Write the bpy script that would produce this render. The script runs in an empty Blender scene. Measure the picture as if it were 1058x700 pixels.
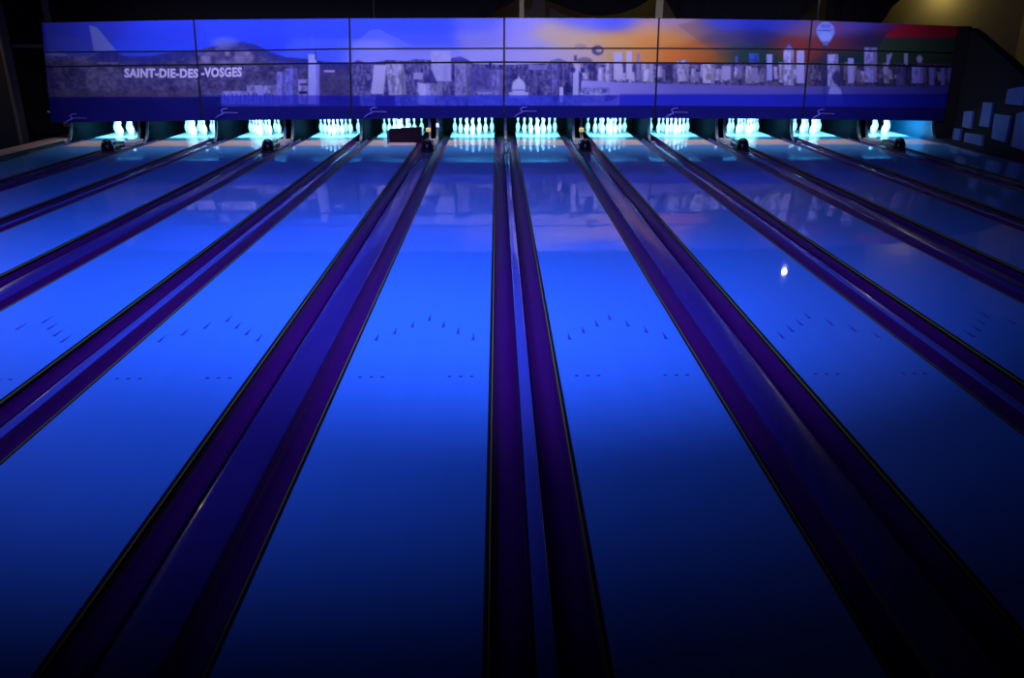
import bpy, bmesh, math, random
import numpy as np
from mathutils import Vector, Matrix, Euler
random.seed(7); rng = np.random.default_rng(11)
S = bpy.context.scene
COL = S.collection
PI = math.pi

# ------------------------------------------------------------------ camera
F, CX, CY = 850.0, 529.0, 350.0
H = 2.317
PITCH, YAW = math.radians(20.45), math.radians(-0.98)
cd = bpy.data.cameras.new('camera'); cam = bpy.data.objects.new('camera', cd); COL.objects.link(cam)
cd.sensor_fit = 'HORIZONTAL'; cd.sensor_width = 36.0; cd.lens = 36.0 * F / 1058.0
cd.clip_start = 0.05; cd.clip_end = 200
cam.location = (0, 0, H); cam.rotation_euler = (PI / 2 - PITCH, 0, YAW)
S.camera = cam
RM = Euler((PI / 2 - PITCH, 0, YAW)).to_matrix()
def ray(px, py): return RM @ Vector(((px - CX) / F, -(py - CY) / F, -1.0))
def at(px, py, Y):
    r = ray(px, py); return Vector((0, 0, H)) + r * (Y / r.y)
def atx(px, py, X):
    r = ray(px, py); return Vector((0, 0, H)) + r * (X / r.x)

# ------------------------------------------------------------------ materials
def lin(c):
    c = c / 255.0
    return c / 12.92 if c <= 0.04045 else ((c + 0.055) / 1.055) ** 2.4
def mat(name, col, rough=0.5, metal=0.0, coat=0.0, coat_rough=0.05, emit=None, estr=0.0, noise=0.0, nscale=(4, 4, 4), bump=0.0, spec=0.5):
    m = bpy.data.materials.new(name); m.use_nodes = True
    nt = m.node_tree; b = nt.nodes['Principled BSDF']
    b.inputs['Base Color'].default_value = (*col, 1); b.inputs['Roughness'].default_value = rough
    b.inputs['Metallic'].default_value = metal; b.inputs['Coat Weight'].default_value = coat
    b.inputs['Coat Roughness'].default_value = coat_rough
    b.inputs['Specular IOR Level'].default_value = spec
    if emit: b.inputs['Emission Color'].default_value = (*emit, 1); b.inputs['Emission Strength'].default_value = estr
    if noise or bump:
        tc = nt.nodes.new('ShaderNodeTexCoord'); mp = nt.nodes.new('ShaderNodeMapping')
        mp.inputs['Scale'].default_value = nscale
        nz = nt.nodes.new('ShaderNodeTexNoise'); nz.inputs['Scale'].default_value = 1.0; nz.inputs['Detail'].default_value = 4
        nt.links.new(tc.outputs['Object'], mp.inputs['Vector']); nt.links.new(mp.outputs['Vector'], nz.inputs['Vector'])
        if noise:
            mx = nt.nodes.new('ShaderNodeMix'); mx.data_type = 'RGBA'
            mx.inputs['A'].default_value = (*[max(0, c * (1 - noise)) for c in col], 1)
            mx.inputs['B'].default_value = (*[min(1, c * (1 + noise)) for c in col], 1)
            nt.links.new(nz.outputs['Fac'], mx.inputs['Factor']); nt.links.new(mx.outputs['Result'], b.inputs['Base Color'])
        if bump:
            bp = nt.nodes.new('ShaderNodeBump'); bp.inputs['Strength'].default_value = bump; bp.inputs['Distance'].default_value = 0.01
            nt.links.new(nz.outputs['Fac'], bp.inputs['Height']); nt.links.new(bp.outputs['Normal'], b.inputs['Normal'])
    return m
M = {}
M['lane'] = mat('lane_synthetic', (0.068, 0.43, 0.86), 0.45, coat=0.75, coat_rough=0.035, noise=0.06, nscale=(9, 0.7, 4), spec=0.25)
M['shade_strip'] = mat('shaded_lane_strip', (0.03, 0.10, 0.18), 0.4, coat=0.8, coat_rough=0.03)  # lane stretch before the deck, its shade put into the colour
M['tan'] = mat('tan_wood', (0.84, 0.64, 0.48), 0.4, coat=0.8, coat_rough=0.03, noise=0.15, nscale=(30, 3, 3))
M['deck'] = mat('pin_deck_white', (0.62, 0.85, 0.88), 0.3, coat=0.6, coat_rough=0.05)
M['mark'] = mat('lane_marking', (0.035, 0.12, 0.40), 0.4, coat=0.7)
M['black'] = mat('black_rubber', (0.006, 0.006, 0.008), 0.45)
M['gutter'] = mat('gutter_plastic', (0.056, 0.005, 0.088), 0.38, noise=0.1, nscale=(3, 1, 3), spec=0.22)
M['cap'] = mat('divider_cap', (0.040, 0.032, 0.20), 0.25, coat=0.3, coat_rough=0.06, noise=0.1, nscale=(3, 0.6, 3))
M['capn'] = mat('narrow_divider_cap', (0.08, 0.15, 0.50), 0.2, coat=1.0, coat_rough=0.05)
M['bead'] = mat('edge_bead_yellow_green', (0.26, 0.42, 0.01), 0.5)
M['grey'] = mat('grey_plastic', (0.22, 0.22, 0.24), 0.45)
M['hood'] = mat('black_hood', (0.008, 0.006, 0.008), 0.25)
M['kick'] = mat('kickback_grey', (0.0015, 0.004, 0.007), 0.7, spec=0.04)
M['kick_lit'] = mat('kickback_cyan_lit', (0.004, 0.09, 0.20), 0.35, spec=0.3)  # right end plate only: cyan light on its face put into the colour
M['edge'] = mat('kickback_edge', (0.05, 0.10, 0.15), 0.3, coat=0.5)
M['pin'] = mat('pin_white', (0.80, 0.82, 0.80), 0.25, coat=0.6)
M['stripe'] = mat('pin_stripe', (0.35, 0.06, 0.30), 0.3, coat=0.5)
M['pit'] = mat('pit_black', (0.003, 0.004, 0.004), 0.9, spec=0.03)
M['maroon'] = mat('maroon_board', (0.016, 0.005, 0.013), 0.6, spec=0.15)
M['pink'] = mat('pink_highlight', (0.75, 0.55, 0.60), 0.4)
M['val'] = mat('valance_blue', (0.005, 0.006, 0.16), 0.6, spec=0.15)
M['logo'] = mat('logo_violet', (0.15, 0.12, 0.75), 0.4)
M['letter'] = mat('lettering_white', (0.62, 0.60, 0.92), 0.5)
M['seam'] = mat('joint_black', (0.004, 0.004, 0.012), 0.6)
M['drape'] = mat('black_drape', (0.006, 0.006, 0.010), 0.95)
M['rod'] = mat('pale_post', (0.10, 0.09, 0.05), 0.8, spec=0.2)
M['thinrod'] = mat('dark_rod', (0.006, 0.006, 0.008), 0.7, spec=0.1)
M['wall'] = mat('warm_plaster', (0.38, 0.33, 0.17), 0.85, noise=0.15, nscale=(0.8, 0.8, 0.8))
M['dark'] = mat('dark_paint', (0.012, 0.012, 0.014), 0.85)
M['sidewall'] = mat('dark_side_wall', (0.005, 0.008, 0.011), 0.8, noise=0.2, nscale=(1, 1, 1))
M['floor'] = mat('subfloor_dark', (0.01, 0.01, 0.015), 0.8)
M['blockp'] = mat('pale_wall_block', (0.17, 0.29, 0.66), 0.6)
M['amber'] = mat('amber_lamp', (0.8, 0.6, 0.1), 0.3, emit=(1.0, 0.85, 0.45), estr=0.3)
M['bulb'] = mat('lamp_bulb', (1, 1, 1), 0.3, emit=(0.95, 0.97, 1.0), estr=60.0)
M['paint'] = bpy.data.materials.new('mural_print'); M['paint'].use_nodes = True
_nt = M['paint'].node_tree; _b = _nt.nodes['Principled BSDF']; _a = _nt.nodes.new('ShaderNodeAttribute'); _a.attribute_name = 'print'
_nt.links.new(_a.outputs['Color'], _b.inputs['Base Color']); _b.inputs['Roughness'].default_value = 0.55; _b.inputs['Specular IOR Level'].default_value = 0.2

# ------------------------------------------------------------------ mesh helpers
class MB:
    def __init__(s): s.v = []; s.f = []; s.mi = []
    def face(s, pts, mi=0):
        n = len(s.v); s.v += [tuple(p) for p in pts]; s.f.append(tuple(range(n, n + len(pts)))); s.mi.append(mi)
    def add(s, v, f, mi=0):
        n = len(s.v); s.v += [tuple(p) for p in v]; s.f += [tuple(i + n for i in q) for q in f]; s.mi += [mi] * len(f)
    def hexa(s, p, mi=0):   # 8 points: four of one end, four of the other
        s.add(p, [(3, 2, 1, 0), (4, 5, 6, 7), (0, 1, 5, 4), (1, 2, 6, 5), (2, 3, 7, 6), (3, 0, 4, 7)], mi)
    def box(s, x0, x1, y0, y1, z0, z1, mi=0):
        s.hexa([(x0, y0, z0), (x1, y0, z0), (x1, y1, z0), (x0, y1, z0), (x0, y0, z1), (x1, y0, z1), (x1, y1, z1), (x0, y1, z1)], mi)
    def extrude_y(s, prof, ys, mi=0, close=False, cap=False):   # profile of (x, z) swept along y
        n = len(prof); v = []; f = []
        for y in ys: v += [(x, y, z) for x, z in prof]
        for k in range(len(ys) - 1):
            for i in range(n if close else n - 1):
                j = (i + 1) % n; f.append((k * n + i, k * n + j, (k + 1) * n + j, (k + 1) * n + i))
        if cap:
            f.append(tuple(range(n))[::-1]); f.append(tuple((len(ys) - 1) * n + i for i in range(n)))
        s.add(v, f, mi)
    def prism_x(s, poly, x0, x1, mi=0):    # polygon of (y, z) thickened along x
        n = len(poly); v = [(x0, y, z) for y, z in poly] + [(x1, y, z) for y, z in poly]
        f = [tuple(range(n))[::-1], tuple(range(n, 2 * n))] + [(i, (i + 1) % n, n + (i + 1) % n, n + i) for i in range(n)]
        s.add(v, f, mi)
    def lathe(s, prof, seg=16, c=(0, 0, 0), mi=0):   # profile (r, z)
        v = []; f = []; n = len(prof)
        for k in range(seg):
            a = 2 * PI * k / seg
            v += [(c[0] + r * math.cos(a), c[1] + r * math.sin(a), c[2] + z) for r, z in prof]
        for k in range(seg):
            k2 = (k + 1) % seg
            for i in range(n - 1): f.append((k * n + i, k2 * n + i, k2 * n + i + 1, k * n + i + 1))
        s.add(v, f, mi)
    def tube(s, pts, r, seg=6, mi=0):
        pts = [Vector(p) for p in pts]; n = len(pts); v = []; f = []
        for i, p in enumerate(pts):
            t = (pts[min(i + 1, n - 1)] - pts[max(i - 1, 0)]).normalized()
            a = t.cross(Vector((0, 1, 0)) if abs(t.y) < .9 else Vector((1, 0, 0))).normalized(); b = t.cross(a)
            rr = r[i] if isinstance(r, (list, tuple)) else r
            for k in range(seg):
                q = 2 * PI * k / seg; v.append(p + a * rr * math.cos(q) + b * rr * math.sin(q))
        for i in range(n - 1):
            for k in range(seg): f.append((i * seg + k, i * seg + (k + 1) % seg, (i + 1) * seg + (k + 1) % seg, (i + 1) * seg + k))
        f.append(tuple(range(seg))[::-1]); f.append(tuple((n - 1) * seg + k for k in range(seg)))
        s.add(v, f, mi)
    def build(s, name, mats, parent=None, smooth=False, bevel=0.0, fix=True):
        me = bpy.data.meshes.new(name); me.from_pydata(s.v, [], s.f)
        for m in (mats if isinstance(mats, (list, tuple)) else [mats]): me.materials.append(m)
        for p, i in zip(me.polygons, s.mi): p.material_index = i
        if fix or bevel:
            bm = bmesh.new(); bm.from_mesh(me); bmesh.ops.remove_doubles(bm, verts=bm.verts, dist=1e-5)
            bmesh.ops.recalc_face_normals(bm, faces=bm.faces)
            if bevel: bmesh.ops.bevel(bm, geom=list(bm.edges), offset=bevel, segments=2, affect='EDGES', profile=0.6, clamp_overlap=True)
            bm.to_mesh(me); bm.free()
        if smooth:
            for p in me.polygons: p.use_smooth = True
        o = bpy.data.objects.new(name, me); COL.objects.link(o)
        if parent: o.parent = parent; 
        return o
def tag(o, label, cat, group=None):
    o['label'] = label; o['category'] = cat
    if group: o['group'] = group
    return o
def thing(name, label, cat, loc=(0, 0, 0), group=None):
    o = bpy.data.objects.new(name, None); COL.objects.link(o); o.location = loc; o.empty_display_size = 0.1
    return tag(o, label, cat, group)
def struct(o): o['kind'] = 'structure'; return o

ORD = ['first', 'second', 'third', 'fourth', 'fifth', 'sixth', 'seventh', 'eighth', 'ninth', 'tenth', 'eleventh', 'twelfth']

# ------------------------------------------------------------------ layout across the room
LW, NW, WW, GW = 1.045, 0.51, 0.685, 0.212
lanes = []; divs = []       # lanes: (x0,x1); divs: (x0,x1,kind) between lane i and i+1
x = -0.073
seq = ['N']                 # to the right of lane 5 (index) starts the centre narrow divider
# walk left from the centre
left = []; xl = x
for i, k in enumerate(['W', 'N', 'W', 'N', 'W', None]):
    left.append((xl - LW, xl)); xl -= LW
    if k:
        w = WW if k == 'W' else NW; left.append((xl - w, xl, k)); xl -= w
right = []; xr = x + NW
for i, k in enumerate(['W', 'N', 'W', 'N', 'W', None]):
    right.append((xr, xr + LW)); xr += LW
    if k:
        w = WW if k == 'W' else NW; right.append((xr, xr + w, k)); xr += w
alls = left[::-1] + [(x, x + NW, 'N')] + right
lanes = [a for a in alls if len(a) == 2]; divs = [a for a in alls if len(a) == 3]
XL, XR = lanes[0][0], lanes[-1][1]          # outermost lane edges
Y0, YT, YD, YK, YE = 1.7, 18.3, 19.34, 19.86, 21.15   # lane start, tan plank, shade strip, pin deck, deck end
MY = 19.2                                     # plane of the mural fronts

# ------------------------------------------------------------------ setting
b = MB(); b.box(-14, 15.5, -3, 24, -0.32, -0.14); struct(b.build('floor', M['floor']))
b = MB(); b.box(-14, 15.5, -3, 24, 5.3, 5.5); struct(b.build('ceiling', M['dark']))
b = MB(); b.box(-14, 15.5, 23.6, 23.8, -0.14, 5.3); struct(b.build('wall_back', M['wall']))
b = MB(); b.box(-12.2, -12.0, -3, 23.6, -0.14, 5.3); struct(b.build('wall_left', M['dark']))
b = MB(); b.box(14.2, 14.4, -3, 23.6, -0.14, 5.3); struct(b.build('wall_outer_right', M['wall']))
b = MB(); b.box(-14, 15.5, -3.2, -3.0, -0.14, 5.3); struct(b.build('wall_front', M['dark']))
b = MB(); b.box(-12, 14.2, -3, Y0 - 0.02, -0.14, 0.0); struct(b.build('floor_approach', M['floor']))
# the sloping dark wall on the right
XW = 10.47
top = [atx(p, q, XW) for p, q in ((1001, 29.5), (1010, 36), (1022, 47), (1040, 62), (1058, 79))]
poly = [(MY + 0.9, -0.14), (MY + 0.9, top[0].z + .05)] + [(t.y, t.z) for t in top] + [(14.5, 0.62), (6.0, 0.6), (Y0, 0.6), (Y0, -0.14)]
b = MB(); b.prism_x(poly, XW, XW + 0.22); struct(b.build('wall_right', M['sidewall']))
b = MB(); b.box(10.08, XW, MY + 0.02, MY + 0.2, -0.14, at(995, 27, MY).z); struct(b.build('trim_1', M['dark']))
# ledge beside the last lane on the right
b = MB(); b.box(XR + GW, XW, Y0, MY + 0.02, -0.14, 0.02); struct(b.build('trim_2', M['sidewall']))
# pit behind the pins
b = MB(); b.box(-10.5, 10.5, 21.75, 21.95, -0.14, 1.3); struct(b.build('trim_3', M['pit']))
b = MB(); b.box(-10.1, 10.1, 19.26, 21.75, 0.62, 0.66); struct(b.build('trim_4', mat('blue_bounce_roof', (0.28, 0.58, 0.95), 0.6)))  # unseen pit roof, coloured blue to brighten its reflection in the lanes
b = MB(); b.box(-10.5, 10.5, YE + 0.02, 21.75, -0.14, -0.10); struct(b.build('floor_pit', M['pit']))
# dark horizontal rail beside the pillar on the left
p0, p1 = at(20, 47, 20.2), at(48, 47, 20.2)
b = MB(); b.box(-11.9, p1.x, 20.2, 20.3, p0.z - 0.05, p0.z + 0.03); struct(b.build('trim_5', M['rod']))
# pillar
pl = thing('pillar', 'dark square pillar at the left edge beside the lanes with pale corner strip', 'pillar', (-10.755, 18.4, -0.14)); 
b = MB(); b.box(-0.5, 0.5, -0.2, 0.2, 0, 5.43); b.build('shaft', M['dark'], pl, bevel=0.01)
b = MB(); b.box(0.5, 0.535, -0.215, -0.15, 0.1, 5.43); b.build('corner_strip', M['rod'], pl)
# tan walkway along the left wall
wb = thing('wooden_walkway', 'tan wooden walkway board running along the left side of the lanes', 'walkway', (-9.945, 11, -0.14))
b = MB(); b.box(-0.232, 0.232, -9.2, 10.0, 0, 0.20); b.build('deck_board', M['tan'], wb)
b = MB(); b.box(0.232, 0.25, -9.2, 8.0, 0, 0.19); b.build('side_fascia', M['black'], wb)

# ------------------------------------------------------------------ lanes
ARR = [(-0.39, -0.48), (-0.26, -0.33), (-0.13, -0.17), (0, 0), (0.13, -0.17), (0.26, -0.33), (0.39, -0.48)]
b = MB()
b.v = [(-0.014, -0.09, 0), (0.014, -0.09, 0), (0, 0.09, 0), (-0.014, -0.09, .0015), (0.014, -0.09, .0015), (0, 0.09, .0015)]
b.f = [(2, 1, 0), (3, 4, 5), (0, 1, 4, 3), (1, 2, 5, 4), (2, 0, 3, 5)]; b.mi = [0] * 5
ARROW = b.build('arrow', M['mark']); ARROW_ME = ARROW.data; bpy.data.objects.remove(ARROW)
b = MB(); b.lathe([(0, 0.0015), (0.014, 0.0015), (0.014, 0)], 12); DOT_ME = (lambda o: o.data)(b.build('dot', M['mark']))
bpy.data.objects.remove([o for o in COL.objects if o.name == 'dot'][0])
def inst(name, me, parent, loc):
    o = bpy.data.objects.new(name, me); COL.objects.link(o); o.parent = parent; o.location = loc; return o
def lane_where(i):
    return ORD[i] + ' lane from the left'
for i, (x0, x1) in enumerate(lanes):
    cx = (x0 + x1) / 2; w = LW / 2
    t = thing('bowling_lane', 'glossy blue-lit bowling lane, %s from the left, with dark arrows' % ORD[i], 'bowling lane', (cx, Y0, -0.14), 'bowling lanes')
    def piece(name, a, c, m, side=M['black'], z1=0.14):
        b = MB(); b.box(-w, w, a - Y0, c - Y0, 0, z1)
        o = b.build(name, [m, side], t)
        for p in o.data.polygons: p.material_index = 0 if p.normal.z > 0.5 else 1
        return o
    piece('lane_surface', Y0, YT, M['lane'])
    piece('tail_plank', YT + 0.004, YD, M['tan'])['label'] = 'tan wooden strip across the lane end'
    piece('approach_to_deck', YD, YK, M['shade_strip'])
    piece('pin_deck', YK, YE, M['deck'])['label'] = 'brightly lit white pin deck'
    for ax, ay in ARR: inst('arrow', ARROW_ME, t, (ax, 6.86 - 0.1 + ay - Y0, 0.1402))
    for ax in (-0.40, -0.32, -0.24, -0.16, -0.08, 0.08, 0.16, 0.24, 0.32, 0.40)[::1]:
        if abs(ax) > .2: inst('guide_dot', DOT_ME, t, (ax, 5.45 - Y0, 0.1402))

# ------------------------------------------------------------------ gutters
gys = [Y0, 6, 12, YT, YD + 0.35]
def gutter(xa, xb, label, lane_side):
    # lane_side: -1 when the lane lies on the low-x side, +1 on the high-x side
    cx = (xa + xb) / 2; w = (xb - xa) / 2 - 0.001
    t = thing('gutter', label, 'gutter', (cx, Y0, -0.14), 'gutters beside the lanes')
    n = 12; pr = []
    for k in range(n + 1):
        u = -1 + 2 * k / n
        z = 0.05 + 0.075 * abs(u) ** 2.4
        pr.append((u * (w - 0.006), z))
    outer = [(w - 0.006, 0.015), (-(w - 0.006), 0.015)]
    b = MB(); b.extrude_y(pr + outer, [y - Y0 for y in gys], close=True, cap=True)
    b.build('trough', M['gutter'], t, smooth=False)
    s = lane_side
    b = MB(); b.box(min(s * w, s * (w - 0.02)), max(s * w, s * (w - 0.02)), 0, YT - Y0, 0.02, 0.136); b.build('lane_lip', M['black'], t)
    b = MB(); b.box(min(s * (w - 0.02), s * (w - 0.026)), max(s * (w - 0.02), s * (w - 0.026)), 0, YT - Y0, 0.128, 0.138)
    b.build('edge_bead', M['bead'], t)['label'] = 'thin yellow-green edge line'
    return t
for i, (x0, x1) in enumerate(lanes):
    gutter(x0 - GW, x0, 'dark purple gutter along the left edge of the %s' % lane_where(i), 1)
    gutter(x1, x1 + GW, 'dark purple gutter along the right edge of the %s' % lane_where(i), -1)

# ------------------------------------------------------------------ dividers, hoods, kickbacks
def arc_prof(w, z0, h, n=10):
    pr = [(-w, z0 - 0.1)]
    for k in range(n + 1):
        a = PI * k / n; pr.append((-w * math.cos(a), z0 + h * math.sin(a) ** 0.8))
    pr.append((w, z0 - 0.1)); return pr
def kickback(xc, thick, label, grp='kickback plates beside the pins', m='kick'):
    t = thing('kickback_plate', label, 'kickback', (xc, 19.0, -0.12), grp)
    pts = [(0.0, 0.0), (2.6, 0.0), (2.6, 0.735), (0.34, 0.735)]
    for k in range(9):
        a = k / 8; pts.append((0.34 - 0.08 * a - 0.26 * a ** 5, 0.735 - 0.655 * a))
    b = MB(); b.prism_x(pts, -thick / 2, thick / 2); b.build('plate', M[m], t)
    b = MB()
    fr = pts[4:]
    for (ya, za), (yb, zb) in zip(fr[:-1], fr[1:]):
        e = thick / 2 + 0.004
        b.hexa([(-e, ya - .012, za), (e, ya - .012, za), (e, ya + .012, za), (-e, ya + .012, za),
                (-e, yb - .012, zb), (e, yb - .012, zb), (e, yb + .012, zb), (-e, yb + .012, zb)])
    b.build('front_edge', M['edge'], t)['label'] = 'pale curved front edge'
    return t
nN = nW = 0
for i, (x0, x1, k) in enumerate(divs):
    xc = (x0 + x1) / 2; where = 'between the %s and %s lanes from the left' % (ORD[i], ORD[i + 1])
    if k == 'N':
        cw = (NW - 2 * GW) / 2 - 0.001
        t = thing('lane_divider', 'narrow glossy blue divider strip %s' % where, 'lane divider', (xc, Y0, -0.14), 'narrow divider strips')
        b = MB(); b.extrude_y([(-cw, 0.01)] + arc_prof(cw, 0.118, 0.012) + [(cw, 0.01)], [0, 8, YT + 0.3 - Y0], close=True, cap=True)
        b.build('cap_strip', M['capn'], t, smooth=False)
        b = MB(); b.box(-cw, cw, YT + 0.3 - Y0, YT + 0.45 - Y0, 0.0, 0.17); b.build('end_block', M['grey'], t, bevel=0.015)
        b = MB(); b.box(-cw, cw, YT + .45 - Y0, 19.0 - Y0 - 0.02, 0.0, 0.15); b.build('tail_filler', M['kick'], t)
        kickback(xc, 0.05, 'single thin kickback plate %s' % where)
    else:
        cw = (WW - 2 * GW) / 2 - 0.001
        t = thing('lane_divider', 'wide purple ball track cover %s' % where, 'lane divider', (xc, Y0, -0.14), 'wide track covers')
        b = MB(); b.extrude_y([(-cw, 0.01)] + arc_prof(cw, 0.105, 0.034, 14) + [(cw, 0.01)], [0, 8, 16.9 - Y0, 18.95 - Y0], close=True, cap=True)
        b.build('track_cover', M['cap'], t, smooth=False)
        e = MB(); e.hexa([(-cw - .01, 0, 0), (cw + .01, 0, 0), (cw + .02, .5, 0), (-cw - .02, .5, 0), (-cw + .01, .06, .065), (cw - .01, .06, .065), (cw + .01, .5, .085), (-cw - .01, .5, .085)])
        e = e.build('divider_end_block', M['grey'], bevel=0.012); e.location = (xc, YT + 0.07, 0.0005)
        tag(e, 'pale grey end block behind the hood %s' % where, 'end block', 'pale end blocks of the wide dividers')
        for s in (-1, 1):
            b = MB(); b.box(min(s * (cw - .004), s * (cw - .024)), max(s * (cw - .004), s * (cw - .024)), 14.6 - Y0, YT + .04 - Y0, 0.10, 0.139); b.build('metal_edge', M['edge'], t)
        # ball return hood
        h = thing('ball_return_hood', 'round black ball return hood %s' % where, 'ball return', (xc, 17.4, 0.0005), 'ball return hoods')
        b = MB(); n = 10
        prof = [(0.135 * math.cos(PI / 2 * j / n) ** 0.8 if j < n else 0.0, 0.02 + 0.235 * math.sin(PI / 2 * j / n)) for j in range(n + 1)]
        b.lathe([(0, 0.0), (0.135, 0.0)] + prof, 24); b.build('dome', M['hood'], h, smooth=True)
        b = MB(); b.lathe([(0.0, 0), (0.155, 0), (0.158, 0.012), (0.15, 0.026), (0.0, 0.026)], 24); b.build('rim', M['black'], h)
        b = MB(); b.box(-0.1, 0.1, 0.08, 0.62, 0.015, 0.15); b.build('throat', M['hood'], h, bevel=0.03)
        for z in (0.07, 0.15):
            b = MB(); sx = -1 if xc > 0 else 1
            b.lathe([(0.0, 0), (0.016, 0), (0.016, .008), (0, .012)], 10); o = b.build('bolt', M['edge'], h)
            o.rotation_euler = (0, sx * PI / 2, 0); o.location = (sx * (0.128 if z < .1 else 0.104), -0.02, z + 0.02)
        for s, nm in ((-1, 'left'), (1, 'right')):
            kickback(xc + s * 0.088, 0.05, '%s kickback plate in the wide gap %s' % (nm, where))
kickback(XL - GW - 0.03, 0.05, 'bright-edged kickback plate at the far left end of the pin row')
kickback(XR + GW + 0.03, 0.05, 'broad cyan-lit kickback plate at the far right end of the pin row', m='kick_lit')

# ------------------------------------------------------------------ pins
IN = 0.0254
PP = [(0, 0), (1.015, 0), (1.06, .05), (1.414, .75), (1.80, 1.6), (1.954, 2.25), (2.255, 3.375), (2.383, 4.5), (2.29, 5.6), (2.2, 6.1), (1.853, 7.25), (1.52, 7.95),
      (1.235, 8.625), (1.06, 9.1), (0.982, 9.375), (0.9, 10), (0.935, 10.875), (1.047, 11.75), (1.185, 12.6), (1.273, 13.5), (1.2, 14.1), (0.95, 14.6), (.55, 14.9), (0, 15)]
b = MB(); b.lathe([(r * IN, z * IN) for r, z in PP], 20); PIN = b.build('bowling_pin', M['pin'], smooth=True)
b = MB()
for za, zb in ((8.9, 9.3), (9.9, 10.4)):
    ra = np.interp(za, [q for _, q in PP], [r for r, _ in PP]); rb = np.interp(zb, [q for _, q in PP], [r for r, _ in PP])
    b.lathe([((ra + .03) * IN, za * IN), ((rb + .03) * IN, zb * IN)], 20)
STR = b.build('neck_stripe', M['stripe'], PIN, smooth=True, fix=False)
SP = 0.3048; RW = SP * math.sqrt(3) / 2
POS = [('front pin', 0, 0), ('left pin of second row', -.5, 1), ('right pin of second row', .5, 1), ('left pin of third row', -1, 2), ('middle pin of third row', 0, 2),
       ('right pin of third row', 1, 2), ('far left pin of back row', -1.5, 3), ('inner left pin of back row', -.5, 3), ('inner right pin of back row', .5, 3), ('far right pin of back row', 1.5, 3)]
first = True
for i, (x0, x1) in enumerate(lanes):
    for nm, dx, r in POS:
        if first: p, s = PIN, STR; first = False
        else:
            p = PIN.copy(); COL.objects.link(p); s = STR.copy(); COL.objects.link(s); s.parent = p
        p.location = ((x0 + x1) / 2 + dx * SP, 20.08 + r * RW, 0.0005)
        tag(p, 'white bowling pin, %s, on the %s' % (nm, lane_where(i)), 'bowling pin', 'ten-pin rack on the %s' % lane_where(i))

# ------------------------------------------------------------------ board in front of the pins, amber lamps
pa, pb = at(402.5, 148.5, 18.6), at(436, 148.5, 18.6)
zt0, zt1 = at(402, 133.5, 18.6).z, at(436, 131, 18.6).z
t = thing('sweep_board', 'dark maroon board standing across the fifth lane in front of its pins', 'board', ((pa.x + pb.x) / 2, 18.6, 0.001))
hw = (pb.x - pa.x) / 2; z1, z2 = zt0 - pa.z, zt1 - pa.z
b = MB(); b.hexa([(-hw, 0, 0.02), (hw, 0, 0.02), (hw, 0.14, 0.02), (-hw, 0.14, 0.02), (-hw, 0, z1), (hw, 0, z2), (hw, 0.14, z2), (-hw, 0.14, z1)])
b.build('panel', M['maroon'], t, bevel=0.012)
b = MB(); b.box(-hw - 0.02, hw * 0.55, -0.015, 0.155, 0, 0.028); b.build('edge_highlight', M['pink'], t, bevel=0.005)['label'] = 'pale pink highlight line'  # pinkish highlight on the tan strip's edge, modelled as a thin box
b = MB(); b.box(-hw - 0.05, -hw - 0.002, 0.0, 0.12, 0, z1 * 0.9); b.build('end_bracket', M['edge'], t, bevel=0.012)
for px, side, nb in ((442.5, 'left', 'sixth'), (600.8, 'right', 'seventh')):
    q = at(px, 134, 18.97)
    t = thing('amber_lamp', 'small amber lamp low beside the pins on the %s of the centre two lanes' % side, 'lamp', (q.x, 18.97, 0.0), 'amber lamps')
    b = MB(); b.box(-0.012, 0.012, -0.012, 0.012, 0.02, q.z - .03); b.build('stem', M['black'], t)
    b = MB(); b.box(-0.055, 0.055, -0.03, 0.03, q.z - 0.045, q.z + 0.045); b.build('lens', M['amber'], t, bevel=0.02)

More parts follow.
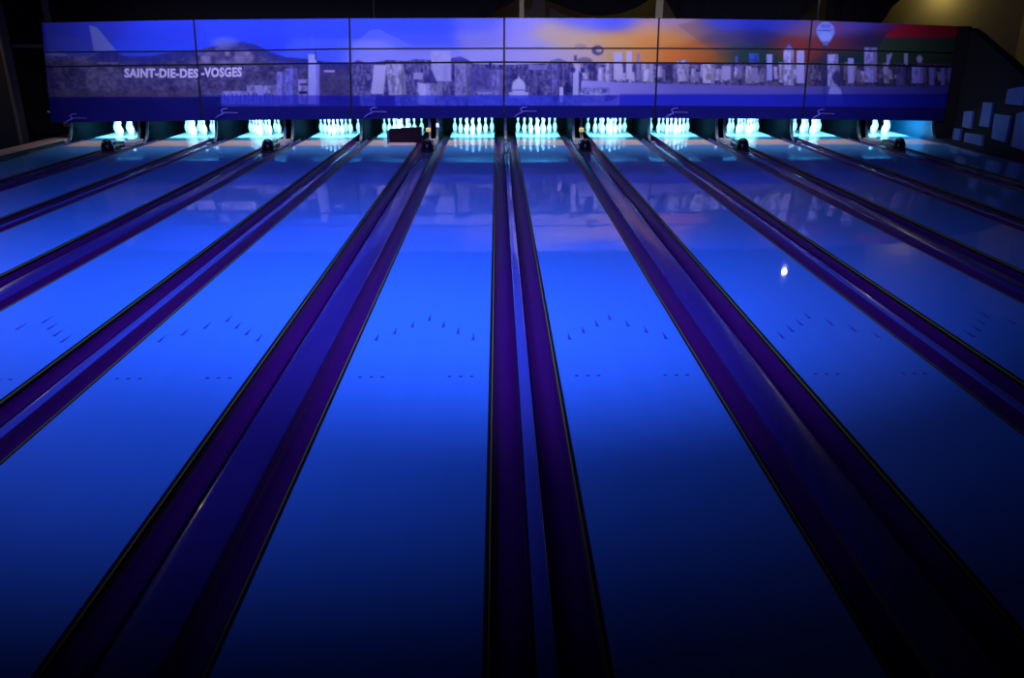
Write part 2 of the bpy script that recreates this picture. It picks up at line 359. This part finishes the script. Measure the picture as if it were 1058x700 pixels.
# ------------------------------------------------------------------ mural
def ss(a, b_, v): t = np.clip((v - a) / (b_ - a), 0, 1); return t * t * (3 - 2 * t)
def vnoise(X, Y, s, seed):
    r = np.random.default_rng(seed); g = r.random((96, 640))
    u = np.clip(X / s, 0, 638); v = np.clip(Y / s, 0, 94); i = u.astype(int); j = v.astype(int); fu = u - i; fv = v - j
    fu = fu * fu * (3 - 2 * fu); fv = fv * fv * (3 - 2 * fv)
    return (g[j, i] * (1 - fu) + g[j, i + 1] * fu) * (1 - fv) + (g[j + 1, i] * (1 - fu) + g[j + 1, i + 1] * fu) * fv
SKY = [  # x, y, r, g, b as printed tones
 (45, 25, 34, 48, 205), (45, 50, 45, 60, 205), (100, 25, 38, 52, 210), (160, 30, 34, 56, 235), (160, 55, 36, 62, 240), (250, 25, 38, 62, 255), (250, 45, 38, 62, 255),
 (340, 25, 42, 66, 255), (340, 55, 58, 80, 250), (380, 25, 48, 72, 255), (380, 58, 118, 122, 245), (440, 25, 44, 70, 255), (440, 42, 62, 78, 240), (440, 58, 120, 122, 240),
 (500, 24, 80, 88, 240), (505, 40, 112, 110, 225), (510, 58, 138, 134, 235), (535, 28, 128, 122, 240), (540, 45, 140, 132, 235), (540, 60, 150, 140, 235), (570, 35, 168, 148, 178),
 (570, 58, 158, 146, 215), (600, 25, 96, 96, 235), (600, 40, 182, 150, 140), (585, 34, 178, 150, 150), (600, 58, 172, 150, 185), (640, 25, 70, 80, 240), (640, 40, 192, 140, 98), (640, 56, 180, 140, 120), (668, 30, 190, 140, 120),
 (670, 40, 192, 120, 66), (665, 55, 190, 120, 70), (690, 24, 130, 110, 170), (690, 38, 180, 120, 70), (700, 55, 184, 100, 50), (715, 30, 140, 100, 110), (725, 50, 150, 82, 48), (735, 60, 150, 80, 40),
 (745, 24, 42, 52, 190), (750, 40, 62, 52, 110), (760, 58, 30, 50, 70), (790, 22, 24, 36, 180), (785, 40, 26, 30, 110), (780, 56, 14, 48, 62), (815, 24, 40, 44, 170), (815, 46, 98, 38, 46), (832, 30, 100, 66, 110), (832, 50, 112, 42, 46),
 (850, 48, 80, 36, 60), (868, 30, 90, 50, 120), (872, 45, 95, 30, 60), (885, 28, 52, 50, 170), (890, 42, 24, 22, 80), (875, 58, 10, 40, 60), (910, 25, 40, 36, 150), (905, 40, 20, 20, 70),
 (925, 33, 90, 16, 48), (945, 32, 140, 14, 44), (985, 32, 140, 14, 46), (925, 46, 36, 52, 52), (960, 46, 48, 62, 50), (985, 48, 44, 60, 46), (930, 60, 24, 44, 34), (985, 60, 18, 36, 26)]
def skycol(X, Y):
    num = np.zeros(X.shape + (3,)); den = np.zeros(X.shape)
    for sx, sy, r, g, bl in SKY:
        d2 = ((X - sx) / 22.0) ** 2 + ((Y - sy) / 8.5) ** 2
        w = np.exp(-d2 * 1.1) + 1e-5 / (d2 + .1); num += w[..., None] * np.array([r, g, bl]); den += w
    return num / den[..., None]
def mural(X, Y):
    C = skycol(X, Y)
    def put(mask, col, a=1.0):
        nonlocal C
        m = np.clip(mask, 0, 1)[..., None] * a; C = C * (1 - m) + np.array(col, float) * m
    def inside(v, a, c, e=0.5): return np.clip((v - a) / e + .5, 0, 1) * np.clip((c - v) / e + .5, 0, 1)
    def rect(x0, y0, x1, y1, col, a=1.0, e=0.7): put(inside(X, x0, x1, e) * inside(Y, y0, y1, e), col, a)
    def tri(pts, col, a=1.0):
        m = np.ones(X.shape); n = len(pts); ar = sum(pts[k][0] * pts[(k + 1) % n][1] - pts[(k + 1) % n][0] * pts[k][1] for k in range(n))
        for k in range(n):
            (ax, ay), (bx, by) = pts[k], pts[(k + 1) % n]; L = math.hypot(bx - ax, by - ay)
            d = ((bx - ax) * (Y - ay) - (by - ay) * (X - ax)) / L * (1 if ar > 0 else -1); m *= np.clip(d / 1.2 + .5, 0, 1)
        put(m, col, a)
    def blob(cx, cy, rx, ry, col, a=1.0, soft=.3):
        d = np.sqrt(((X - cx) / rx) ** 2 + ((Y - cy) / ry) ** 2); put(1 - ss(1 - soft, 1 + soft, d), col, a)
    n1 = vnoise(X, Y, 2.2, 1); n2 = vnoise(X, Y, 5.0, 2); n3 = vnoise(X, Y, 12.0, 3); nv = vnoise(X, Y * 0.35, 2.0, 4); n0 = vnoise(X, Y, 1.3, 9)
    # light wedges in the sky of the left boards
    tri([(92, 26), (100, 28), (120, 52), (97, 53)], (110, 118, 215), .75); tri([(42, 46), (60, 53), (92, 54), (92, 58.5), (46, 58.5)], (112, 118, 225), .6)
    tri([(382, 31), (392, 30), (428, 48), (362, 49)], (104, 112, 246), .45)
    tri([(700, 26), (722, 20), (780, 46), (745, 58)], (60, 56, 100), .25)
    tri([(900, 64), (913, 38.5), (990, 39), (988, 67), (900, 67)], (34, 52, 46), .8); tri([(913, 38.5), (927, 26), (993, 26), (990, 39)], (128, 12, 44), .9)
    # hills
    crest = np.interp(X, [40, 95, 105, 120, 128, 155, 170, 190, 203, 222, 238, 250, 262, 270, 280, 295, 318, 335, 360, 525], [58.5, 57.5, 54, 54, 58, 58, 55, 53, 52, 47.5, 44, 43.5, 45.5, 49, 54, 59, 61, 64, 65, 64])
    hill = np.clip((Y - crest) / 1.4 + .5, 0, 1) * (X < 362)
    tone = 62 + 30 * (n2 - .5) + 34 * (n1 - .5) + 26 * (n3 - .5)
    hc = np.stack([tone * 1.02, tone * .94, tone * 1.0 + 66], -1); m = hill[..., None]; C = C * (1 - m) + hc * m
    dark = hill * (1 - ss(3, 13, Y - crest)) * np.clip(ss(92, 104, X) , 0, 1) * (1 - .5 * inside(X, 205, 235, 6))
    put(dark, (26, 34, 150), .75)
    blob(232, 44, 13, 6, (105, 108, 205), .6, .5); put(hill * inside(X, 205, 262, 8) * inside(Y, 52, 66, 4) * n2, (135, 128, 200), .75)
    put(hill * inside(X, 90, 122, 3) * inside(Y, 68, 96, 4) * (n1 * .8 + .3), (120, 110, 175), .6)
    rect(100, 64, 122, 66, (112, 108, 190), .6); put(hill * inside(Y, 94, 101, 3) * (X < 206), (76, 66, 110), .5)
    put(hill * inside(X, 320, 362, 2) * inside(Y, 68, 100, 2), (54, 44, 110), .45)
    rect(335, 72.5, 346, 74.5, (140, 140, 245)); 
    # middle city strip, panels 3 to 4
    city = np.clip((Y - np.interp(X, [361, 370, 380, 400, 420, 430, 445, 465, 480, 490, 521, 575, 590, 605], [66, 62, 66, 62, 63, 61, 62, 60, 60, 66, 67, 65, 64, 80])) / 1.2 + .5, 0, 1) * (X >= 361) * (X < 606)
    t2 = 78 + 44 * (n1 - .5) + 64 * (nv - .5) + 26 * (n2 - .5); cc = np.stack([t2 * .92, t2 * .86, t2 * .8 + 88], -1); m = city[..., None]; C = C * (1 - m) + cc * m
    rnd = np.random.default_rng(5)
    def tower(x0, y0, x1, y1, col, dots=True, lean=0.0):
        m_ = inside(X + (Y - y1) * lean, x0, x1, .8) * inside(Y, y0, y1, .8); put(m_, col)
        if dots: put(m_ * np.clip((nv - .42) * 2.6, 0, 1), tuple(c * .62 for c in col), .75); put(m_ * np.clip((n1 - .55) * 4, 0, 1), tuple(min(255, c * 1.2) for c in col), .5); put(m_ * inside(X, x1 - (x1 - x0) * .3, x1 + 1, 1), tuple(c * .6 for c in col), .5)
    # long white hall and towers of panel 2
    tower(229, 94, 290, 107.5, (128, 124, 232)); tower(255, 88, 290, 96, (126, 122, 228)); 
    put(inside(X, 229, 290, 1) * inside(Y, 97, 107, 1) * (np.mod(X, 4.2) < 1.6), (30, 40, 190), .65)
    rect(229, 98.5, 291, 107.5, (60, 90, 250), .35)
    tower(286, 74, 293, 107.5, (112, 110, 235)); tower(294, 71, 307, 107.5, (98, 98, 228)); tower(308, 82, 320, 107.5, (132, 126, 225)); rect(310, 86, 318, 88, (30, 30, 110)); rect(309, 94, 317, 97, (24, 24, 100))
    tower(318.5, 56, 327, 107.5, (140, 140, 246), False); tower(327, 66, 330, 107.5, (112, 110, 235), False); rect(325.5, 53, 327, 62, (40, 44, 170)); rect(322, 37, 323, 52, (100, 110, 250), .35)
    # panel 3 towers
    tower(445.5, 53, 466, 84, (150, 147, 234), False); put(inside(X, 446, 466, 1) * inside(Y, 54, 84, 1) * n2, (120, 116, 215), .6); tower(470, 66, 486, 100, (118, 112, 205)); tower(383, 67, 396, 97, (158, 152, 236), False, .12); tower(402, 66, 420, 98, (146, 140, 222), True, -.1)
    tower(431, 85, 457, 108, (140, 136, 240)); rect(433, 86, 440, 108, (176, 174, 255), .8); rect(427, 75, 437, 82, (150, 146, 235), .8); tri([(437, 86), (446, 72), (452, 86)], (42, 38, 130), .8)
    tower(506, 72, 520, 98, (112, 106, 215)); rect(505, 64, 508, 72, (34, 30, 130)); blob(500, 95, 8, 3, (140, 136, 240), .8); tri([(466, 60), (476, 58), (488, 65), (466, 65)], (60, 60, 170), .7)
    rect(486, 70, 508, 95, (74, 68, 170), .55)
    # dome of panel 4
    blob(536, 91, 7, 10, (170, 166, 250), 1, .15); tri([(534.5, 84), (536, 77), (537.5, 84)], (180, 176, 255)); rect(528, 92, 544, 94, (110, 106, 220), .7); rect(526, 95, 546, 101, (166, 162, 250), .9)
    rect(546, 67, 565, 72, (124, 118, 215), .7); tower(570, 66, 578, 98, (96, 90, 190)); tower(592, 68, 598, 98, (158, 154, 245), False); tower(578, 90, 582, 106, (172, 170, 255), False); blob(586, 93, 3.5, 7, (26, 24, 110), .9)
    rect(593, 57, 596, 63, (40, 40, 140), .7); blob(592, 72, 2.5, 3, (30, 26, 110), .8); tri([(568, 63), (577, 60), (590, 65), (568, 66)], (76, 70, 150), .6); blob(604, 63, 8, 4, (70, 66, 110), .6)
    # far bank and water, panels 4 to 6
    sk = np.clip((Y - 65) / 1.2 + .5, 0, 1) * (X >= 600); t3 = 66 + 60 * (n1 - .5) + 44 * (nv - .5); dim = np.interp(X, [600, 680, 800, 990], [1.35, 1.1, .9, .7])
    cc = np.stack([t3 * dim, t3 * .9 * dim, (t3 * .75 + 74) * dim], -1); m = sk[..., None]; C = C * (1 - m) + cc * m
    xs = 602.0
    while xs < 985:
        wd = rnd.uniform(2, 7); d_ = float(np.interp(xs, [600, 680, 800, 990], [1.1, 1, .92, .82])); h_ = rnd.uniform(64, 78)
        if rnd.random() < .75: tower(xs, h_, xs + wd, rnd.uniform(80, 86), tuple(c * d_ for c in ((150, 142, 226) if rnd.random() < .5 else (106, 98, 180))), True, rnd.uniform(-.1, .1))
        else: put(inside(X, xs, xs + wd, 1) * inside(Y, 66, 83, 1), (40 * d_, 34 * d_, 96 * d_), .7)
        xs += wd * rnd.uniform(.9, 1.7)
    for x0, y0, x1, y1, col in ((634, 54, 643, 82, (166, 156, 230)), (647, 53, 653, 82, (166, 156, 226)), (658, 55, 661, 82, (120, 112, 190)), (663, 66, 673, 84, (170, 162, 240)), (700, 62, 711, 84, (150, 142, 220)),
                                (726, 66, 738, 86, (160, 150, 220)), (746, 68, 755, 82, (140, 132, 214)), (760, 58, 762, 70, (60, 80, 220)), (774, 55, 784, 66, (44, 70, 190)), (792, 56, 798, 83, (126, 124, 226)), (809.5, 50, 820, 88, (146, 140, 236)),
                                (823, 52, 831, 86, (142, 138, 232)), (776, 70, 783, 84, (110, 104, 180)), (855, 56, 866, 90, (136, 132, 236)), (876, 60, 882, 86, (130, 124, 226)), (893, 49, 906, 85, (124, 118, 228)), (916, 56, 919, 66, (118, 114, 220)),
                                (934, 55, 938, 68, (130, 124, 210)), (926, 66, 936, 88, (74, 64, 150)), (942, 69, 954, 86, (126, 120, 250)), (960, 70, 965, 88, (104, 98, 214)), (972, 70, 976, 88, (104, 98, 214)), (980, 68, 984, 88, (100, 92, 206))):
        tower(x0, y0, x1, y1, col, x1 - x0 > 9)
    tri([(812, 50), (815, 45), (819, 50)], (60, 80, 240)); tri([(912, 72), (920, 54), (922, 56), (915, 74)], (126, 120, 224)); blob(950, 61, 3, 4, (150, 146, 224), .9); tri([(931, 44), (936, 52), (939, 46), (937, 54), (934, 54)], (150, 140, 130), .7)
    blob(865, 80, 5, 7, (40, 36, 110), .9)
    wat = np.clip((Y - np.interp(X, [596, 604, 640, 680, 690, 760, 830, 990], [84, 83, 85, 86, 86.5, 88, 89, 89])) / 1 + .5, 0, 1) * (X >= 600)
    wb_ = np.interp(X, [600, 700, 800, 870, 990], [150, 98, 84, 70, 52]); wc = np.stack([wb_ * .98, wb_ * .92, 120 + wb_ * .85], -1); m = wat[..., None]; C = C * (1 - m) + wc * m
    blob(612, 96, 14, 4, (180, 176, 250), .7); put(inside(X, 598, 630, 3) * inside(Y, 91, 107, 3) * n1, (40, 40, 140), .8); put(inside(X, 585, 630, 4) * inside(Y, 96, 108, 2) * n0, (130, 140, 255), .7); tri([(625, 98), (640, 98), (632, 104), (625, 104)], (40, 40, 140), .7)
    # balloons
    blob(617.5, 52, 6.2, 5.2, (80, 66, 130), .95, .12); blob(619, 52, 3, 2, (180, 150, 180), .8); blob(600, 48, 6, 3, (130, 110, 160), .5)
    blob(853, 32, 9.5, 9.5, (96, 112, 226), 1, .08); blob(853, 38.5, 6.5, 6, (110, 128, 240), .9, .2); put(inside(X, 844, 862, 1) * inside(Y, 31, 34, 1) * (n0 > .45), (34, 34, 150), .8); rect(850.5, 43, 855.5, 47, (70, 84, 190)); rect(848, 25, 858, 29, (62, 70, 190), .6)
    rect(850, 47, 854, 106, (34, 34, 130), .4)
    blob(863, 97, 6.5, 8, (136, 136, 240), .9, .2); tri([(853, 108), (858, 88), (868, 92), (873, 108)], (130, 130, 240), .85)
    # blue base band along the foot of the picture
    n5 = vnoise(X, Y, 3.0, 15)
    put(inside(Y, 98.4, 112, .8) * (X > 203), (24, 30, 215), .55)
    put(inside(Y, 98.4, 112, .8) * inside(X, 361, 600, 3) * n5, (60, 90, 255), .45)
    put(inside(Y, 98.4, 112, .8) * inside(X, 486, 568, 2), (60, 76, 250), .4)
    put(inside(Y, 99, 112, .8) * inside(X, 330, 372, 2), (18, 16, 150), .7); put(inside(Y, 99, 112, .8) * inside(X, 388, 408, 2), (20, 18, 160), .7); put(inside(Y, 100, 130, .8) * (X < 228), (12, 14, 118), .93)
    put(np.clip((Y - 97) / 1 + .5, 0, 1) * (X > 640) * 1.0, (16, 26, 205), .6); put(np.clip((Y - 97) / 1 + .5, 0, 1) * np.clip((X - 780) / 200, 0, 1), (14, 14, 130), .5)
    return np.clip(C, 0, 255)
def tolin(C):
    c = C / 255.0; return np.where(c <= .04045, c / 12.92, ((c + .055) / 1.055) ** 2.4)
LIGHTC = np.array((0.70, 0.66, 1.00))
topx = [42, 200, 361, 521, 681, 839, 991]; botx = [52, 209, 363, 520.6, 676.5, 829, 975.5]
topy = lambda u: np.interp(u, [0, 1, 2, 3, 4, 5, 6], [23.5, 20.5, 19, 18.5, 19, 21, 27])
boty = lambda u: np.interp(u, [0, 1, 2, 3, 4, 5, 6], [126.5, 124.5, 123, 121.5, 122, 123, 125])
rowA = lambda u: np.interp(u, [0, 1, 2, 3, 4, 5, 6], [54, 53, 50.5, 50, 50, 51, 55])
rowB = lambda u: np.interp(u, [0, 1, 2, 3, 4, 5, 6], [69, 67, 65.3, 64.2, 65, 66, 69])
rowC = lambda u: np.interp(u, [0, .99, 1.0, 2, 3, 4, 5, 6], [103, 103, 110, 109.5, 109, 109, 110, 111])
def edge_x(u, py): 
    f = (py - topy(u)) / (boty(u) - topy(u)); return np.interp(u, range(7), topx) * (1 - f) + np.interp(u, range(7), botx) * f
names = ['first', 'second', 'third', 'fourth', 'fifth', 'sixth']
desc = ['printed city mural board with hillside sign letters under blue sky', 'printed city mural board with mountain, long white hall and tower', 'printed city mural board with pale tower blocks below blue sky',
        'printed city mural board with small white dome and orange sky', 'printed city mural board with riverside skyline below orange and dark sky', 'printed city mural board with blue balloon and red stripe in sky']
def board(name, p, ra, rb, parent, mt, colored=True, inset=0.021):
    U = np.linspace(p + inset / 3.4 * 1.0, p + 1 - inset / 3.4, 170 if colored else 24); 
    A, B_ = ra(U), rb(U); nr = max(2, int((B_ - A).mean() * 1.3)) if colored else 2
    V = np.linspace(0, 1, nr)
    PX = []; W = []; PYg = []
    for v in V:
        py = A + (B_ - A) * v
        px = edge_x(U, py); PX.append(px); PYg.append(py)
        W.append([at(float(a), float(c), MY) for a, c in zip(px, py)])
    n = len(U); vs = [tuple(q) for row in W for q in row]
    nf = len(vs); vs += [(q[0], q[1] + 0.05, q[2]) for q in vs]
    fs = []
    for j in range(nr - 1):
        for k in range(n - 1):
            a = j * n + k; fs.append((a, a + n, a + n + 1, a + 1))
    loop = [k for k in range(n)] + [j * n + n - 1 for j in range(1, nr)] + [(nr - 1) * n + k for k in range(n - 2, -1, -1)] + [j * n for j in range(nr - 2, 0, -1)]
    for a, c in zip(loop, loop[1:] + loop[:1]): fs.append((a, c, c + nf, a + nf))
    fs.append(tuple(q + nf for q in loop))
    me = bpy.data.meshes.new(name); me.from_pydata(vs, [], fs); me.materials.append(mt)
    if colored:
        Cc = tolin(mural(np.array(PX), np.array(PYg))).reshape(-1, 3) / LIGHTC * 0.92
        Cc = np.clip(Cc, 0.0, 0.93); full = np.ones((len(vs), 4)); full[:nf, :3] = Cc; full[nf:, :3] = 0.02
        at_ = me.color_attributes.new('print', 'FLOAT_COLOR', 'POINT'); at_.data.foreach_set('color', full.astype(np.float32).ravel())
    o = bpy.data.objects.new(name, me); COL.objects.link(o); o.parent = parent; return o
def text_mesh(s, px0, px1, pyb, pyt, parent, slope=0.0):
    cu = bpy.data.curves.new('lettering', 'FONT'); cu.body = s; cu.size = 1; cu.offset = 0.045; cu.extrude = 0.004; cu.resolution_u = 3; cu.space_character = 1.08
    o = bpy.data.objects.new('lettering', cu); COL.objects.link(o); bpy.context.view_layer.update()
    me = bpy.data.meshes.new_from_object(o.evaluated_get(bpy.context.evaluated_depsgraph_get())); bpy.data.objects.remove(o)
    vs = np.array([v.co[:] for v in me.vertices]); x0, x1 = vs[:, 0].min(), vs[:, 0].max(); y0, y1 = vs[:, 1].min(), vs[:, 1].max()
    for v in me.vertices:
        fx = (v.co.x - x0) / (x1 - x0); fy = (v.co.y - y0) / (y1 - y0)
        q = at(px0 + fx * (px1 - px0), pyb + fx * slope + fy * (pyt - pyb), MY)
        v.co = (q.x, MY - 0.006 - (0.004 if v.co.z > 0 else -0.005), q.z)
    me.materials.clear(); me.materials.append(M['letter'])
    n = bpy.data.objects.new('lettering', me); COL.objects.link(n); n.parent = parent; return n
for p in range(6):
    c = at((topx[p] + topx[p + 1]) / 2, 120, MY)
    t = thing('mural_board', desc[p] + ', %s from the left' % names[p], 'mural', (0, 0, 0), 'mural boards above the pins')
    f = (lambda fn, d: (lambda u: fn(u) + d))
    board('upper_print', p, topy, f(rowA, -0.8), t, M['paint']); board('middle_print', p, f(rowA, .8), f(rowB, -0.95), t, M['paint'])
    board('lower_print', p, f(rowB, .9), rowC, t, M['paint']); board('valance', p, f(rowC, .15), boty, t, M['val'], False)['label'] = 'plain dark blue valance strip'
    # backing frame
    b = MB(); U0, U1 = p + .001, p + .999
    q = [at(float(edge_x(np.array(U), float(py))), float(py), MY) for U, py in ((U0, topy(U0)), (U1, topy(U1)), (U1, boty(U1)), (U0, boty(U0)))]
    b.hexa([(v.x, MY + .012, v.z) for v in q] + [(v.x, MY + .05, v.z) for v in q]); b.build('backing_frame', M['seam'], t)
    # script logo with its long swooping tail
    lx = [66, 222, 376, 531, 687, 838][p]; ly = [117.5, 112, 111, 110.5, 111.5, 113][p]
    def P(dx, dy): v = at(lx + dx, ly + dy, MY); return (v.x, MY - .012, v.z)
    b = MB(); b.tube([P(0, 10.5), P(2.5, 8.2), P(6, 6.4), P(8.5, 5.2), P(7.6, 3.4), P(6.6, 1.8), P(9, .4), P(13.5, 0)], [.006, .012, .016, .018, .016, .014, .014, .008])
    b.tube([P(8.6, 5), P(11, 3.6), P(11.5, 5), P(13, 3.6), P(14, 5), P(15.2, 3.6), P(16.2, 5), P(17.4, 3.7), P(18.6, 4.9), P(20, 3.8), P(21.6, 4.8), P(23.5, 4.2)], .010)
    b.build('script_logo', M['logo'], t)
    if p == 0: text_mesh('SAINT-DIE-DES', 128.6, 205, 80.2, 70.4, t, 0.4)
    if p == 1: text_mesh('-VOSGES', 208, 250, 80.0, 69.8, t, -0.6)

# ------------------------------------------------------------------ posts, drapes
ZC = 5.3
for px, wpx, lab in ((539, 4.6, 'pale upright post above the mural between the third and fourth boards'), (681, 7.5, 'widest pale upright post above the mural between the fourth and fifth boards'),
                     (386.5, 1.3, 'thin hanging rod above the third mural board'), (845, 2.0, 'thin hanging rod above the blue balloon')):
    q = at(px, 19.5, MY + 0.03); r = wpx / 47 / 2
    t = thing('hanging_post', lab, 'post', (q.x, MY + 0.08, q.z))
    b = MB(); b.box(-r, r, -0.02, 0.02, -0.02, ZC - q.z); b.build('shaft', M['rod'] if wpx > 3 else M['thinrod'], t)
    b = MB(); b.box(-r - .02, r + .02, -0.018, 0.03, -0.14, -0.021); b.build('bracket', M['seam'], t)
def drape(pts, lab, Y=21.6, ph=0.0):
    px = np.linspace(pts[0][0], pts[-1][0], 60); py = np.interp(px, [a for a, _ in pts], [c for _, c in pts])
    rows = 7; vs = []; fs = []
    for j in range(rows):
        for a, c in zip(px, py):
            lo = at(float(a), float(c), Y); f = j / (rows - 1)
            vs.append((lo.x, Y + 0.05 * math.sin(lo.x * 14 + ph) * (1 - .5 * f), lo.z * (1 - f) + (ZC - .01) * f))
    n = 60
    for j in range(rows - 1):
        for k in range(n - 1): a = j * n + k; fs.append((a, a + 1, a + n + 1, a + n))
    nf = len(vs); vs += [(a, c + .02, d) for a, c, d in vs]; fs += [tuple(q + nf for q in g[::-1]) for g in list(fs)]
    loop = list(range(n)) + [j * n + n - 1 for j in range(1, rows)] + [(rows - 1) * n + k for k in range(n - 2, -1, -1)] + [j * n for j in range(rows - 2, 0, -1)]
    fs += [(a, a + nf, c + nf, c) for a, c in zip(loop, loop[1:] + loop[:1])]
    o = MB(); o.v = vs; o.f = fs; o.mi = [0] * len(fs); tag(o.build('swag_drape', M['drape'], smooth=True), lab, 'drape', 'black drapes above the mural')
drape([(56, 34), (470, 32), (500, 20), (515, 10), (533, 0), (540, -6)], 'long black drape hanging above the left three mural boards')
drape([(556, -6), (564, 0), (590, 10), (605, 15), (620, 16.5), (640, 14), (655, 9), (668, 2), (676, -6)], 'black swag drape between the two pale posts', ph=1)
drape([(684, -6), (688, 0), (692, 8), (702, 24), (822, 24), (835, 10), (844, -2), (847, -6)], 'black drape hanging above the fifth mural board', ph=2)
drape([(852, -6), (852, 26), (908, 26), (920, 10), (930, 0), (934, -6)], 'black drape right of the hanging rod above the balloon', ph=3)

# ------------------------------------------------------------------ pale blocks on the right wall
BL = [('upright pale block on the right wall just above the low wide block', [(998.5, 115), (1007.5, 114.5), (1005.5, 133), (996.5, 131)]),
      ('narrow slanting pale block high on the right wall', [(1018.5, 105.5), (1028.5, 106.5), (1024, 131.5), (1014, 130)]),
      ('large pale upright block on the right wall, right of the slanting one', [(1030, 117.5), (1047, 119.5), (1041, 147), (1027, 143)]),
      ('smallest pale block, on the right wall nearest the mural', [(988, 132.5), (995, 133.5), (992.5, 147.5), (986.5, 144)]),
      ('low wide pale block on the right wall near the lane', [(999.5, 137), (1017.5, 140), (1016.5, 151), (998, 148)]),
      ('topmost pale block on the right wall at the picture edge', [(1044, 92), (1061, 89), (1060, 109), (1041, 107)]),
      ('tall pale block on the right wall cut by the picture edge', [(1053, 117), (1064, 114), (1062, 156), (1047.5, 151)])]
for lab, q in BL:
    w = [atx(a, c, XW) for a, c in q]
    b = MB(); b.hexa([(XW - .06, v.y, v.z) for v in w] + [(XW - .001, v.y, v.z) for v in w])
    o = b.build('wall_block', M['blockp'], bevel=0.008); tag(o, lab, 'wall block', 'pale blocks on the right wall')

# ------------------------------------------------------------------ lamps
def area(name, loc, target, sx, sy, power, col, spread=180):
    l = bpy.data.lights.new(name, 'AREA'); l.shape = 'RECTANGLE'; l.size = sx; l.size_y = sy; l.energy = power; l.color = col; l.spread = math.radians(spread)
    o = bpy.data.objects.new(name, l); COL.objects.link(o); o.location = loc
    d = (Vector(target) - Vector(loc)); o.rotation_euler = d.to_track_quat('-Z', 'Y').to_euler(); return o
def spot(name, loc, target, power, col, ang, blend=0.8, r=0.08):
    l = bpy.data.lights.new(name, 'SPOT'); l.energy = power; l.color = col; l.spot_size = math.radians(ang); l.spot_blend = blend; l.shadow_soft_size = r
    o = bpy.data.objects.new(name, l); COL.objects.link(o); o.location = loc
    o.rotation_euler = (Vector(target) - Vector(loc)).to_track_quat('-Z', 'Y').to_euler(); return o
def point(name, loc, power, col, r=0.05):
    l = bpy.data.lights.new(name, 'POINT'); l.energy = power; l.color = col; l.shadow_soft_size = r
    o = bpy.data.objects.new(name, l); COL.objects.link(o); o.location = loc; return o
BLUE = (0.20, 0.19, 1.0)
for nm, loc, tgt, pw, half, bl in (('flood_a', (-7.6, 6.5, 5.1), (-7.2, 8.6, 0), 780, 56, 1.0), ('flood_b', (-4.0, 6.5, 5.1), (-4.0, 8.6, 0), 900, 50, 1.0), ('flood_c', (0.0, 5.2, 5.1), (0.25, 8.6, 0), 1900, 47, 1.0),
                                  ('flood_front', (-2.4, 3.6, 5.0), (-1.6, 10.0, 0), 1000, 66, 1.0)):
    spot(nm, loc, tgt, pw, BLUE, half * 2, bl)
area('mural_wash', (0, 17.5, 4.1), (0, MY, 1.3), 17.0, 0.12, 225, tuple(LIGHTC), 100)
area('tail_wash', (0, 19.1, 0.56), (0, 18.80, 0), 19.4, 0.04, 14.0, (1.0, 0.72, 0.62), 100)  # added warm wash without a fixture, brightens the tan strips
CY_ = (0.26, 0.78, 1.0)
for x0, x1 in lanes:
    area('pin_light', ((x0 + x1) / 2, 19.42, 0.59), ((x0 + x1) / 2, 20.30, 0.1), 0.95, 0.04, 46, CY_, 125)
q = at(985, -10, 23.1)
point('warm_lamp', q, 12, (1.0, 0.80, 0.32), 0.06)
spot('glint_lamp', (8.75, 18.6, 3.5), (5.0, 10.0, 0), 9, (1.0, 0.85, 0.55), 50, 0.6, 0.05)
spot('warm_wall_spot', (3.6, 22.6, 5.0), (3.6, 23.6, 2.8), 16, (1.0, 0.75, 0.38), 110, 1.0)
spot('warm_wall_spot_b', (0.4, 22.6, 5.0), (0.4, 23.6, 2.8), 8, (0.8, 0.6, 0.9), 110, 1.0)
point('walkway_lamp', (-10.9, 16.6, 2.6), 22, (1.0, 0.74, 0.30), 0.05)
point('teal_fill', (-11.4, 17.75, 0.4), 2.0, (0.0, 0.45, 0.9), 0.05)  # added light without a source, makes the teal glow by the pillar
q = at(845, -9, MY - 0.03)
t = thing('spot_lamp', 'small bright white lamp above the mural near the balloon', 'lamp', q)
b = MB(); b.lathe([(0, -.06), (.04, -.045), (.055, 0), (.04, .03), (0, .04)], 12); b.build('bulb', M['bulb'], t, smooth=True)
b = MB(); b.lathe([(0.046, -.02), (.046, .06), (.02, .075), (0, .075)], 12); o = b.build('housing', M['black'], t); o.location = (0, 0, .03)

w = bpy.data.worlds.new('world'); S.world = w; w.use_nodes = True
w.node_tree.nodes['Background'].inputs[0].default_value = (0.03, 0.04, 0.25, 1); w.node_tree.nodes['Background'].inputs[1].default_value = 0.02
S.view_settings.view_transform = 'Standard'; S.view_settings.look = 'None'; S.view_settings.exposure = 0; S.view_settings.gamma = 1; S.view_settings.use_curve_mapping = False
S.cycles.use_denoising = True; S.cycles.max_bounces = 8; S.cycles.sample_clamp_indirect = 4
